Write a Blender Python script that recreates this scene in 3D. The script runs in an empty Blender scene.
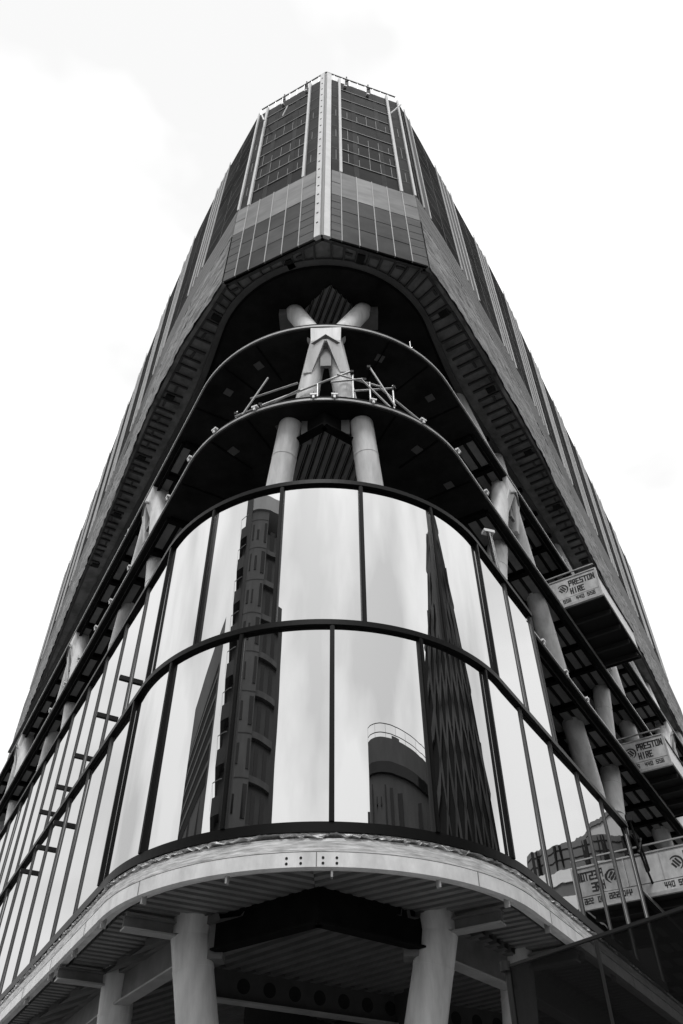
import bpy, bmesh, math, random
from mathutils import Vector, Matrix
random.seed(7)
SC = bpy.context.scene
COL = SC.collection
EYE = 1.65                                   # eye height; build heights below are measured from the eye

# ------------------------------------------------------------------ camera
F_PX, PITCH, ROLL = 809.5, 0.7759, -0.0072
cam_d = bpy.data.cameras.new("camera"); cam = bpy.data.objects.new("camera", cam_d); COL.objects.link(cam)
cam_d.sensor_fit = 'VERTICAL'; cam_d.sensor_height = 36; cam_d.sensor_width = 24
cam_d.lens = F_PX / 1024 * 36; cam_d.clip_start = 0.1; cam_d.clip_end = 3000
_f = Vector((0, math.cos(PITCH), math.sin(PITCH))); _u0 = Vector((0, -math.sin(PITCH), math.cos(PITCH))); _x = Vector((1, 0, 0))
_r = _x * math.cos(ROLL) + _u0 * math.sin(ROLL); _u = -_x * math.sin(ROLL) + _u0 * math.cos(ROLL)
M = Matrix((_r, _u, -_f)).transposed().to_4x4(); M.translation = (0, 0, EYE)
cam.matrix_world = M
SC.camera = cam

# ------------------------------------------------------------------ sky, sun, exposure (grey overcast day)
SUN_EL, SUN_AZ = math.radians(56), math.radians(186)      # azimuth clockwise from +Y
W = bpy.data.worlds.new("World"); SC.world = W; W.use_nodes = True
nt = W.node_tree; nt.nodes.clear()
def nd(t, typ, **kw):
    n = t.nodes.new(typ)
    for k, v in kw.items(): setattr(n, k, v)
    return n
sky = nd(nt, 'ShaderNodeTexSky', sky_type='NISHITA', sun_disc=False)
sky.sun_elevation = SUN_EL; sky.sun_rotation = SUN_AZ; sky.air_density = 1.0; sky.dust_density = 3.0
bw = nd(nt, 'ShaderNodeRGBToBW'); nt.links.new(sky.outputs[0], bw.inputs[0])
tc = nd(nt, 'ShaderNodeTexCoord'); mp = nd(nt, 'ShaderNodeMapping'); mp.inputs['Scale'].default_value = (1.0, 1.0, 2.0); mp.inputs['Location'].default_value = (3.21, 0.8, -5.03)
nt.links.new(tc.outputs['Generated'], mp.inputs[0])
no = nd(nt, 'ShaderNodeTexNoise'); no.inputs['Scale'].default_value = 1.7; no.inputs['Detail'].default_value = 5; no.inputs['Roughness'].default_value = 0.5
nt.links.new(mp.outputs[0], no.inputs[0])
rp = nd(nt, 'ShaderNodeMapRange'); rp.inputs[1].default_value = 0.36; rp.inputs[2].default_value = 0.56; rp.inputs[3].default_value = 7.6; rp.inputs[4].default_value = 11.4
nt.links.new(no.outputs[0], rp.inputs[0])
mx = nd(nt, 'ShaderNodeMix', data_type='FLOAT'); mx.inputs[0].default_value = 0.9     # thick cloud over the clear sky
nt.links.new(bw.outputs[0], mx.inputs[2]); nt.links.new(rp.outputs[0], mx.inputs[3])
sx = nd(nt, 'ShaderNodeSeparateXYZ'); nt.links.new(tc.outputs['Generated'], sx.inputs[0])
gr = nd(nt, 'ShaderNodeMapRange'); gr.inputs[1].default_value = 0.0; gr.inputs[2].default_value = 0.9; gr.inputs[3].default_value = 0.74; gr.inputs[4].default_value = 1.06
nt.links.new(sx.outputs[2], gr.inputs[0])
ml = nd(nt, 'ShaderNodeMath', operation='MULTIPLY'); nt.links.new(mx.outputs[0], ml.inputs[0]); nt.links.new(gr.outputs[0], ml.inputs[1])
bg = nd(nt, 'ShaderNodeBackground'); bg.inputs[1].default_value = 0.1; nt.links.new(ml.outputs[0], bg.inputs[0])
wo = nd(nt, 'ShaderNodeOutputWorld'); nt.links.new(bg.outputs[0], wo.inputs[0])
sl = bpy.data.lights.new("sun", 'SUN'); sl.energy = 1.4; sl.angle = math.radians(14); sl.color = (1, 1, 1)
so = bpy.data.objects.new("sun", sl); COL.objects.link(so)
_sd = Vector((math.sin(SUN_AZ) * math.cos(SUN_EL), math.cos(SUN_AZ) * math.cos(SUN_EL), math.sin(SUN_EL)))
so.rotation_euler = _sd.to_track_quat('Z', 'Y').to_euler(); so.location = (30, -30, 90)
vs = SC.view_settings; vs.view_transform = 'Standard'; vs.look = 'None'; vs.gamma = 1; vs.exposure = 0.35; vs.use_curve_mapping = False

# ------------------------------------------------------------------ materials (the photograph is black and white)
def mat(name, v, rough=0.6, metal=0.0, var=0.0, scale=3.0, stretch=(1, 1, 1), bump=0.0, spec=0.5, lo=None, detail=6):
    m = bpy.data.materials.new(name); m.use_nodes = True; t = m.node_tree; b = t.nodes['Principled BSDF']
    b.inputs['Base Color'].default_value = (v, v, v, 1); b.inputs['Roughness'].default_value = rough
    b.inputs['Metallic'].default_value = metal; b.inputs['Specular IOR Level'].default_value = spec
    if var or bump:
        c = nd(t, 'ShaderNodeTexCoord'); p = nd(t, 'ShaderNodeMapping'); p.inputs['Scale'].default_value = stretch
        t.links.new(c.outputs['Object'], p.inputs[0])
        n = nd(t, 'ShaderNodeTexNoise'); n.inputs['Scale'].default_value = scale; n.inputs['Detail'].default_value = detail; n.inputs['Roughness'].default_value = 0.62
        t.links.new(p.outputs[0], n.inputs[0])
        if var:
            r = nd(t, 'ShaderNodeMapRange'); r.inputs[1].default_value = 0.3; r.inputs[2].default_value = 0.7
            a0, a1 = max(0.004, v * (1 - var)), min(0.9, v * (1 + var))
            r.inputs[3].default_value = a0; r.inputs[4].default_value = a1
            t.links.new(n.outputs[0], r.inputs[0])
            cc = nd(t, 'ShaderNodeCombineColor')
            for i in range(3): t.links.new(r.outputs[0], cc.inputs[i])
            t.links.new(cc.outputs[0], b.inputs['Base Color'])
        if bump:
            bp = nd(t, 'ShaderNodeBump'); bp.inputs['Strength'].default_value = bump; bp.inputs['Distance'].default_value = 0.05
            t.links.new(n.outputs[0], bp.inputs['Height']); t.links.new(bp.outputs[0], b.inputs['Normal'])
    return m

def mirror_glass(name, refl, dark, wave=0.0):
    m = bpy.data.materials.new(name); m.use_nodes = True; t = m.node_tree; t.nodes.clear()
    o = nd(t, 'ShaderNodeOutputMaterial'); mixs = nd(t, 'ShaderNodeMixShader')
    g = nd(t, 'ShaderNodeBsdfGlossy'); g.inputs['Color'].default_value = (refl, refl, refl, 1); g.inputs['Roughness'].default_value = 0.0
    d = nd(t, 'ShaderNodeBsdfDiffuse'); d.inputs['Color'].default_value = (dark, dark, dark, 1)
    lw = nd(t, 'ShaderNodeLayerWeight'); lw.inputs['Blend'].default_value = 0.35
    r = nd(t, 'ShaderNodeMapRange'); r.inputs[3].default_value = 0.84; r.inputs[4].default_value = 0.98
    t.links.new(lw.outputs['Fresnel'], r.inputs[0]); t.links.new(r.outputs[0], mixs.inputs[0])
    t.links.new(d.outputs[0], mixs.inputs[1]); t.links.new(g.outputs[0], mixs.inputs[2]); t.links.new(mixs.outputs[0], o.inputs[0])
    if wave:
        c = nd(t, 'ShaderNodeTexCoord'); p = nd(t, 'ShaderNodeMapping'); p.inputs['Scale'].default_value = (1, 1, 0.35)
        n = nd(t, 'ShaderNodeTexNoise'); n.inputs['Scale'].default_value = 0.9; n.inputs['Detail'].default_value = 1.5
        bp = nd(t, 'ShaderNodeBump'); bp.inputs['Strength'].default_value = wave; bp.inputs['Distance'].default_value = 0.02
        t.links.new(c.outputs['Object'], p.inputs[0]); t.links.new(p.outputs[0], n.inputs[0]); t.links.new(n.outputs[0], bp.inputs['Height'])
        t.links.new(bp.outputs[0], g.inputs['Normal'])
    return m

GLASS = mirror_glass('coated_glass', 0.74, 0.015, 0.22)
FRAME = mat('black_frame', 0.006, 0.45, spec=0.12)
FRAME2 = mat('sky_reflection_grey', 0.13, 0.5, spec=0.2)  # sky reflected in the black side mullions, painted as grey; bracket plates reuse it
STEELW = mat('painted_column', 0.66, 0.55, var=0.24, scale=3.5, stretch=(1, 1, 0.18), bump=0.05, detail=9)
STEELG = mat('primed_beam', 0.17, 0.6, var=0.25, scale=2.0)
STEELD = mat('dark_beam', 0.008, 0.8, spec=0.05, var=0.4, scale=2)
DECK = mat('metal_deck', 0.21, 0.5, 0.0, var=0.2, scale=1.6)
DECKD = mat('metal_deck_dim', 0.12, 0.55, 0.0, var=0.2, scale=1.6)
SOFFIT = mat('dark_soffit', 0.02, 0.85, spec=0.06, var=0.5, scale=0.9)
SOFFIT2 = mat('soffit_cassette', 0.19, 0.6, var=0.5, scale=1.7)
RIMSTRIP = mat('soffit_ring', 0.09, 0.6, var=0.25, scale=1.2)
RIB = mat('bracket_rib', 0.05, 0.6)
TRIM = mat('slab_edge_trim', 0.36, 0.5, 0.0, var=0.3, scale=2)
CONC = mat('concrete', 0.25, 0.85, var=0.2, scale=1.2, bump=0.1)
BOARD = mat('weathered_board', 0.60, 0.7, var=0.5, scale=4.5, stretch=(0.6, 0.6, 6), bump=0.25, spec=0.2, detail=9)
FASCIA = mat('fascia_steel', 0.74, 0.45, 0.0, var=0.22, scale=2.6, stretch=(1, 1, 0.5), bump=0.06, detail=8)
FOIL = mat('torn_foil', 0.72, 0.35, 0.1, var=0.5, scale=7, bump=0.6)
PANELL = mat('light_spandrel', 0.25, 0.5, 0.0, var=0.22, scale=0.9, stretch=(1, 1, 3))
PANELD = mat('dark_spandrel', 0.045, 0.5, 0.0, spec=0.12, var=0.5, scale=0.8, stretch=(1, 1, 1.6))
PANELM = mat('mid_spandrel', 0.065, 0.5, 0.0, spec=0.12, var=0.45, scale=0.8, stretch=(1, 1, 1.6))
JOINT = mat('joint_strip', 0.52, 0.5, spec=0.2)
def shades(nm, v, **k): return [mat('%s_shade' % nm, v * f, **k) for f in (0.78, 1.0, 1.25)]
PL3 = shades('light_spandrel', 0.25, rough=0.5, spec=0.2, var=0.25, scale=0.9, stretch=(1, 1, 3))
PD3 = shades('dark_spandrel', 0.045, rough=0.5, spec=0.12, var=0.5, scale=0.8, stretch=(1, 1, 1.6))
PM3 = shades('mid_spandrel', 0.068, rough=0.5, spec=0.12, var=0.45, scale=0.8, stretch=(1, 1, 1.6))
PANELN = mat('end_spandrel', 0.085, 0.6, 0.0, spec=0.2, var=0.3, scale=1.2, stretch=(1, 1, 5))
WIN = mat('tower_window', 0.018, 0.25, var=0.5, scale=0.5, spec=0.02)
SIDEWIN = mat('side_window', 0.05, 0.9, var=0.4, scale=0.5, spec=0.0)
WIN2 = mat('tower_window_blind', 0.045, 0.5, var=0.5, scale=0.6, spec=0.03)
FIN = mat('white_fin', 0.70, 0.6, spec=0.2, var=0.06, scale=2)
FINS = mat('side_fin', 0.54, 0.6, spec=0.2, var=0.1, scale=2)
FINB = mat('fin_panel', 0.13, 0.7, 0.0, spec=0.1, var=0.12, scale=1)
TRAN = mat('grey_transom', 0.21, 0.4)
MAST = mat('pale_mast', 0.66, 0.45, var=0.12, scale=2)
HOLE = mat('hole_black', 0.008, 0.9)
WRAP = mat('plastic_wrap', 0.21, 0.6, spec=0.15, var=0.9, scale=1.5, stretch=(0.6, 0.6, 4.5), bump=1.0, detail=9)
WRAPT = mat('wrap_upper', 0.20, 0.7, 0.0, spec=0.1, var=0.2, scale=0.8, stretch=(1, 1, 5), bump=0.1)
GALV = mat('galvanised_tube', 0.42, 0.4, 0.6, var=0.2, scale=5)
WHITE = mat('white_paint', 0.80, 0.5, var=0.06, scale=2)
DARKM = mat('dark_metal', 0.02, 0.6, spec=0.12)
INK = mat('black_ink', 0.015, 0.7)

# ------------------------------------------------------------------ mesh helpers
ORG = {}
WARP = False
class MB:
    def __init__(s): s.v = []; s.f = []; s.mi = []; s.sm = []
    def add(s, vs, fs, mi=0, sm=False):
        b = len(s.v); s.v += [Vector(p) for p in vs]
        for f in fs: s.f.append([b + i for i in f]); s.mi.append(mi); s.sm.append(sm)
        return s
    def hexa(s, p, mi=0):           # 8 points: bottom quad, top quad
        return s.add(p, [(0, 3, 2, 1), (4, 5, 6, 7), (0, 1, 5, 4), (1, 2, 6, 5), (2, 3, 7, 6), (3, 0, 4, 7)], mi)
    def box(s, x0, x1, y0, y1, z0, z1, mi=0):
        return s.hexa([(x0, y0, z0), (x1, y0, z0), (x1, y1, z0), (x0, y1, z0), (x0, y0, z1), (x1, y0, z1), (x1, y1, z1), (x0, y1, z1)], mi)
    def obox(s, c, ax, ay, az, mi=0):    # centre and three half vectors
        c, ax, ay, az = map(Vector, (c, ax, ay, az))
        return s.hexa([c + ax * i + ay * j + az * k for k in (-1, 1) for i, j in ((-1, -1), (1, -1), (1, 1), (-1, 1))], mi)
    def bar(s, p0, p1, w, h, up=(0, 0, 1), mi=0):   # rectangular bar from p0 to p1
        p0, p1 = Vector(p0), Vector(p1); d = p1 - p0; t = d.normalized(); side = t.cross(Vector(up)).normalized(); u = side.cross(t)
        return s.obox((p0 + p1) / 2, d / 2, side * w / 2, u * h / 2, mi)
    def prism(s, pts, z0, z1, mi=0, mi_bot=None, mi_top=None):
        n = len(pts); vs = [(p[0], p[1], z0) for p in pts] + [(p[0], p[1], z1) for p in pts]
        s.add(vs, [(i, (i + 1) % n, n + (i + 1) % n, n + i) for i in range(n)], mi)
        s.add([(p[0], p[1], z0) for p in pts], [tuple(range(n))[::-1]], mi if mi_bot is None else mi_bot)
        s.add([(p[0], p[1], z1) for p in pts], [tuple(range(n))], mi if mi_top is None else mi_top)
        return s
    def tube(s, p0, p1, r0, r1=None, n=16, mi=0, cap=True):
        p0, p1 = Vector(p0), Vector(p1); r1 = r0 if r1 is None else r1
        t = (p1 - p0).normalized(); a = t.orthogonal().normalized(); b = t.cross(a)
        ring = [(math.cos(2 * math.pi * i / n), math.sin(2 * math.pi * i / n)) for i in range(n)]
        vs = [p0 + (a * c + b * q) * r0 for c, q in ring] + [p1 + (a * c + b * q) * r1 for c, q in ring]
        s.add(vs, [(i, (i + 1) % n, n + (i + 1) % n, n + i) for i in range(n)], mi, True)
        if cap: s.add(vs, [tuple(range(n))[::-1], tuple(range(n, 2 * n))], mi)
        return s
    def sweep(s, frames, prof, mi=0, smooth=False):   # frames: function list -> (point2d, normal2d); prof: closed list of (d, z)
        n = len(prof); vs = []
        for P, N in frames: vs += [(P[0] + N[0] * d, P[1] + N[1] * d, z) for d, z in prof]
        m = len(frames)
        for j in range(n):
            k = (j + 1) % n
            strip = []
            for i in range(m): strip += [vs[i * n + j], vs[i * n + k]]
            s.add(strip, [(2 * i, 2 * i + 1, 2 * i + 3, 2 * i + 2) for i in range(m - 1)], mi, smooth)
        s.add(vs[:n], [tuple(range(n))], mi); s.add(vs[-n:], [tuple(range(n))[::-1]], mi)
        return s
    def build(s, name, mats, parent=None, origin=(0, 0, 0), fix=True):
        mats = mats if isinstance(mats, (list, tuple)) else [mats]
        o0 = ORG[parent] if parent is not None else Vector(origin)
        if WARP:            # the tower's nose narrows slightly towards its crown
            for p in s.v:
                if p.y < 24: k_ = max(0, min(1, (24 - p.y) / 8)); p.x = -0.5 + (p.x + 0.5) * (1 + k_ * (0.03 - 0.068 * (p.z - 25.2) / 15.4))
        me = bpy.data.meshes.new(name); me.from_pydata([tuple(p - o0) for p in s.v], [], s.f)
        for m in mats: me.materials.append(m)
        for p, i, q in zip(me.polygons, s.mi, s.sm): p.material_index = i; p.use_smooth = q
        if fix:
            bm = bmesh.new(); bm.from_mesh(me); bmesh.ops.remove_doubles(bm, verts=bm.verts, dist=1e-5) if fix == 'weld' else None
            bmesh.ops.recalc_face_normals(bm, faces=bm.faces); bm.to_mesh(me); bm.free()
        me.update()
        o = bpy.data.objects.new(name, me); COL.objects.link(o)
        if parent is not None: o.parent = parent
        else: o.location = o0 + Vector((0, 0, EYE))
        ORG[o] = o0.copy()
        return o
def thing(name, label, cat, loc=(0, 0, 0), group=None):
    o = bpy.data.objects.new(name, None); COL.objects.link(o); o.empty_display_size = 0.5
    o.location = Vector(loc) + Vector((0, 0, EYE)); ORG[o] = Vector(loc); tag(o, label, cat, group); return o
def tag(o, label, cat, group=None, kind=None):
    if label: o['label'] = label
    if cat: o['category'] = cat
    if group: o['group'] = group
    if kind: o['kind'] = kind
    return o

# ------------------------------------------------------------------ the podium's plan curve: two straight sides and a round nose
AX, AY, AL, AR, RAD = -0.6636, 9.1808, 0.5070, 0.5513, 4.6866
DL = Vector((-math.sin(AL), math.cos(AL))); DR = Vector((math.sin(AR), math.cos(AR)))
NL = Vector((-math.cos(AL), -math.sin(AL))); NR = Vector((math.cos(AR), -math.sin(AR)))
CEN = Vector((AX, AY)) + (DL + DR).normalized() * (RAD / math.sin((AL + AR) / 2))
THL = math.atan2(NL.y, NL.x) % (2 * math.pi); THR = math.atan2(NR.y, NR.x) % (2 * math.pi)
ARC = RAD * (THR - THL); HA = ARC / 2
def nrm(s):
    if s <= -HA: return NL
    if s >= HA: return NR
    th = THL + (s + HA) / RAD; return Vector((math.cos(th), math.sin(th)))
def plan(s, d=0.0):
    n = nrm(s)
    if s < -HA: return CEN + n * (RAD + d) + DL * (-s - HA)
    if s > HA: return CEN + n * (RAD + d) + DR * (s - HA)
    return CEN + n * (RAD + d)
def tang(s): n = nrm(s); return Vector((-n.y, n.x))       # towards growing s
def P3(s, d, z): p = plan(s, d); return Vector((p.x, p.y, z))
def frames(s0, s1, step=0.16):
    out = [s0]; 
    k = math.ceil((min(s1, HA) - max(s0, -HA)) / step) if s1 > -HA and s0 < HA else 0
    if k > 0:
        a, b = max(s0, -HA), min(s1, HA)
        out += [a + (b - a) * i / k for i in range(k + 1)]
    out.append(s1); res = []
    for s in out:
        if not res or s - res[-1] > 1e-6: res.append(s)
    return [(plan(s), nrm(s)) for s in res]
def rectprof(d0, d1, z0, z1): return [(d0, z0), (d1, z0), (d1, z1), (d0, z1)]

# ------------------------------------------------------------------ ground
GZ = -EYE
g = MB(); g.box(-900, 900, -900, 900, GZ - 0.5, GZ - 0.02)
tag(g.build('ground', mat('ground_soil', 0.07, 0.9, var=0.3, scale=0.3)), None, None, kind='structure')
g = MB(); g.box(-14, 14, -120, 6.0, GZ - 0.02, GZ - 0.012)
tag(g.build('road', mat('asphalt', 0.05, 0.85, var=0.25, scale=4, bump=0.2)), None, None, kind='structure')
g = MB()
for k in range(-20, 1): g.box(-0.07, 0.07, k * 6 - 3, k * 6, GZ - 0.0085, GZ - 0.0045)
tag(g.build('road_marking', WHITE), None, None, kind='structure')
g = MB(); pts = [plan(s, 9.0) for s in (-45, -20, -HA, -3, -1.5, 0, 1.5, 3, HA, 20, 45)]
g.prism([(p.x, p.y) for p in pts], GZ - 0.02, GZ + 0.10)
tag(g.build('pavement', mat('paving', 0.14, 0.8, var=0.25, scale=1.5)), None, None, kind='structure')

# ------------------------------------------------------------------ THE BUILDING
B = thing('tower_building', 'tall angular tower under construction above a round-nosed podium of mirror glass', 'building', (-0.46, 30, GZ))
Z0, Z1, Z2 = 6.0, 10.22, 14.46               # glass base, middle rail, top rail
S2, S3, S4 = 17.9, 21.55, 25.2               # undersides of the open floors and of the tower
SL, SR = -46.0, 42.0
UEND, LEND = 8.64, 14.2                      # where upper and lower glass stop on the right

# --- glazing
pg = MB().sweep(frames(SL, LEND), rectprof(-0.16, 0.06, Z0 - 0.20, Z0 - 0.02)).build('podium_glazing', FRAME, B)
MB().sweep(frames(SL, LEND), rectprof(-0.10, 0.10, Z1 - 0.065, Z1 + 0.065)).build('transom', FRAME, pg)
MB().sweep(frames(SL, UEND), rectprof(-0.10, 0.10, Z2 - 0.03, Z2 + 0.10)).build('transom', FRAME, pg)
MB().sweep(frames(UEND, LEND), rectprof(-0.10, 0.06, Z1 + 0.067, Z1 + 0.10)).build('sill', FRAME, pg)
def pane(sa, sb, za, zb):
    m = MB(); n = 12 if (abs(sa) < HA + 2 and abs(sb) < HA + 2) else 1
    ss = [sa + (sb - sa) * i / n for i in range(n + 1)]
    k1, k2 = random.uniform(-.008, .008), random.uniform(-.005, .005); dt = lambda s, z: k1 * (s - (sa + sb) / 2) + k2 * (z - (za + zb) / 2)
    for d in (0.0, -0.03):
        vs = [P3(s, d + dt(s, za), za) for s in ss] + [P3(s, d + dt(s, zb), zb) for s in ss]
        m.add(vs, [((i, i + 1, n + 2 + i, n + 1 + i) if d == 0 else (i, n + 1 + i, n + 2 + i, i + 1)) for i in range(n)], 0, n > 1)
    for sE in (sa, sb): m.add([P3(sE, 0, za), P3(sE, 0, zb), P3(sE, -0.03, zb), P3(sE, -0.03, za)], [(0, 1, 2, 3)])
    for zE in (za, zb):
        vs = [P3(s, 0, zE) for s in ss] + [P3(s, -0.03, zE) for s in ss]
        m.add(vs, [(i, i + 1, n + 2 + i, n + 1 + i) for i in range(n)])
    return m.build('glass_panel', GLASS, pg, fix=False)
def mullion(s, za, zb, w=0.095):
    p = plan(s); n = nrm(s); t = tang(s); far = abs(s) > HA + 0.6
    m = MB(); c = Vector((p.x, p.y, (za + zb) / 2)); n3 = Vector((n.x, n.y, 0)); t3 = Vector((t.x, t.y, 0))
    m.obox(c - n3 * (0.035 if far else -0.005), t3 * w / 2, n3 * 0.075, Vector((0, 0, (zb - za) / 2)))
    m.obox(c + n3 * (0.045 if far else 0.085), t3 * w * 0.28, n3 * 0.0045, Vector((0, 0, (zb - za) / 2 - 0.002)), 1)
    return m.build('mullion', [FRAME2 if far else FRAME, FRAME], pg)
PW = 1.925
low = [0.35 + PW * k for k in range(-21, 8)]; low = [s for s in low if s < LEND - 0.5] + [LEND - 0.04]
upp = [1.03 + 1.915 * k for k in range(-21, 4)] + [UEND - 0.04]
for row, za, zb in ((low, Z0 - 0.02, Z1 - 0.065), (upp, Z1 + 0.065, Z2 - 0.03)):
    for s in row: mullion(s, za + 0.001, zb - 0.001)
    for a, b in zip(row, row[1:]): pane(a + 0.0485, b - 0.0485, za, zb)
e = MB()
for (s, za, zb) in ((UEND, Z1, Z2), (LEND, Z0, Z1)):
    e.sweep([(plan(s + 0.004), NR), (plan(s + 0.05), NR)], rectprof(-1.4, 0.05, za, zb))
e.build('end_panel', FRAME, pg)

# --- podium edge below the glass: foil, board, steel fascia, deck
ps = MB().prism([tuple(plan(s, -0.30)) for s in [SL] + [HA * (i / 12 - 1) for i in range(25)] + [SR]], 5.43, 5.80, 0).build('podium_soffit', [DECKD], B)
m = MB(); random.seed(3); sf_ = -20.0; cols = []; tear = 0
while sf_ < 16:
    if tear <= 0 and random.random() < 0.05: tear = random.randint(2, 7)
    lo = random.uniform(5.775, 5.79) if tear > 0 else random.uniform(5.70, 5.755); tear -= 1
    cols.append([P3(sf_, -0.2, 5.798), P3(sf_, 0.02, 5.797), P3(sf_, random.uniform(0.0, 0.07), (5.797 * 2 + lo) / 3), P3(sf_, random.uniform(-0.01, 0.06), (5.797 + 2 * lo) / 3), P3(sf_, random.uniform(0.02, 0.08), lo), P3(sf_, -0.2, lo)])
    sf_ += random.uniform(0.025, 0.10)
m.add([p for c_ in cols for p in c_], [(6 * i + j, 6 * i + j + 1, 6 * i + 6 + j + 1, 6 * i + 6 + j) for i in range(len(cols) - 1) for j in range(5)])
m.build('foil_flashing', FOIL, ps)
MB().sweep(frames(SL, SR), rectprof(-0.28, 0.04, 5.475, 5.655)).build('edge_board', BOARD, ps)
MB().sweep(frames(SL, SR), rectprof(-0.28, 0.01, 5.657, 5.71)).build('packing_strip', BOARD, ps)
MB().sweep(frames(SL, SR), [(-0.2, 5.465), (0.035, 5.465), (0.035, 5.22), (-0.03, 5.19), (-0.03, 5.24), (-0.2, 5.24)]).build('fascia', FASCIA, ps)
for s in (-0.40, -0.16, 0.21, 0.44):
    for z in (5.37, 5.28):
        p = P3(s, 0.034, z); n = nrm(s); MB().tube(p, p + Vector((n.x, n.y, 0)) * 0.006, 0.024, n=12).build('bolt_hole', HOLE, ps)
for s in (-19, -16.4, -13.8, -11.2, -8.6, -6.0, -3.4, 0.10, 3.1, 5.7, 8.3, 10.9):
    m = MB(); n = nrm(s); t = tang(s); m.obox(P3(s, 0.037, 5.345), (n.x * .003, n.y * .003, 0), (t.x * .008, t.y * .008, 0), (0, 0, .118)); m.build('fascia_joint', STEELG, ps)
for s in (-1.46, -3.33, -4.95, -6.9, -8.8, -11, 0.36, 2.28, 3.94, 5.67, 7.6, 9.6):
    m = MB(); n = nrm(s); t = tang(s)
    m.obox(P3(s, -0.06, 5.16), (n.x * .05, n.y * .05, 0), (t.x * .018, t.y * .018, 0), (0, 0, .085)); m.build('soffit_bracket', TRIM, ps)
def corrugated(poly_clip, ang_dir, z, pitch, depth, mats, name, parent, span=None):
    """trapezoidal metal deck ribs running along ang_dir inside a convex polygon"""
    d = Vector(ang_dir).normalized(); n = Vector((-d.y, d.x)); m = MB()
    vals = [Vector(p).dot(n) for p in poly_clip]; a0, a1 = min(vals), max(vals)
    def chord(a):
        ts = []
        for i in range(len(poly_clip)):
            p, q = Vector(poly_clip[i]), Vector(poly_clip[(i + 1) % len(poly_clip)])
            u, v = p.dot(n) - a, q.dot(n) - a
            if (u < 0) != (v < 0): w = p + (q - p) * (u / (u - v)); ts.append(w.dot(d))
        return (min(ts), max(ts)) if len(ts) >= 2 else None
    a = a0 + 0.01
    while a < a1 - pitch:
        for (b0, b1, za, zb) in ((0, .5, 0, 0), (.5, .56, 0, 1), (.70, .80, 1, 1), (.94, 1, 1, 0)):
            c0, c1 = chord(a + b0 * pitch), chord(a + b1 * pitch)
            if c0 and c1:
                A, Bq = a + b0 * pitch, a + b1 * pitch
                q = [n * A + d * c0[0], n * Bq + d * c1[0], n * Bq + d * c1[1], n * A + d * c0[1]]
                zz = [z + depth * za, z + depth * zb, z + depth * zb, z + depth * za]
                m.add([(p.x, p.y, h) for p, h in zip(q, zz)], [(3, 2, 1, 0)], 0)
                m.add([(p.x, p.y, h + 0.012) for p, h in zip(q, zz)], [(0, 1, 2, 3)], 0)
        a += pitch
    return m.build(name, mats, parent, fix=False)
mid = Vector((-0.46, 14.2)); apex_in = plan(0.03, -0.31)
Lp = [tuple(plan(s, -0.31)) for s in [0.03 - i * (HA + 0.03) / 10 for i in range(11)] + [-30]]
Rp = [tuple(plan(s, -0.31)) for s in [0.03 + i * (HA - 0.03) / 10 for i in range(11)] + [30]]
backL = [tuple(plan(-30, -3.6)), tuple(CEN + NL * (RAD - 3.6)), (-0.46, 16.4)]
backR = [tuple(plan(30, -3.6)), tuple(CEN + NR * (RAD - 3.6)), (-0.46, 16.4)]
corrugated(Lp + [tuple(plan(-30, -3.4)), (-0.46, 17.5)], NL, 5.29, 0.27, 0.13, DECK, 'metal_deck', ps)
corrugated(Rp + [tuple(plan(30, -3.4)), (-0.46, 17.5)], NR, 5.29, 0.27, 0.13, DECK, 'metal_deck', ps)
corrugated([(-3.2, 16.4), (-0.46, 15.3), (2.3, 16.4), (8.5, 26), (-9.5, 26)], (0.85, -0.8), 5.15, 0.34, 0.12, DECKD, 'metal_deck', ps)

# --- inclined columns: each node throws two legs down to the street and two up to the tower
def node_frame(s0):
    c = plan(s0); n = nrm(s0); t = tang(s0); return c, n, t
def leg_pt(s0, side, z, up=False, front=False):
    c, n, t = node_frame(s0)
    if front:
        if up: o = 0.33 + 0.25 * (z - 21.6); dep = 0.45 + 0.36 * (z - 21.6)
        elif z > 17.85: o = 0.22 + 0.14 * (21.3 - z); dep = 0.46 + 0.12 * (21.3 - z)
        else:
            zz = max(z, 5.0); o = 1.0 + 0.104 * (17.85 - zz); dep = 0.86 + 0.145 * (17.85 - zz)
            if z < 5.0: o -= 0.22 * (5.0 - z)
        c = c + t * (0.12 - 0.015 * max(0, 17.85 - z))
    else:
        near = side * s0 < 0
        if up: o = 0.28 + 0.44 * (z - 21.6); dep = 0.42 + 0.15 * (z - 21.6)
        else:
            o = 0.22 + ((0.18 if s0 < 0 else 0.27) if near else 0.54) * (21.3 - max(z, 12.0)) + (0.02 if near else 0.25) * max(0, 12.0 - z); dep = 0.42 + 0.06 * (21.3 - z)
    q = c - n * dep + t * (o * side); return Vector((q.x, q.y, z))
nodes = [(0.0, True)] + [(-10.2 - 10.2 * k, False) for k in range(4)] + [(10.1 + 10.2 * k, False) for k in range(4)]
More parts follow.
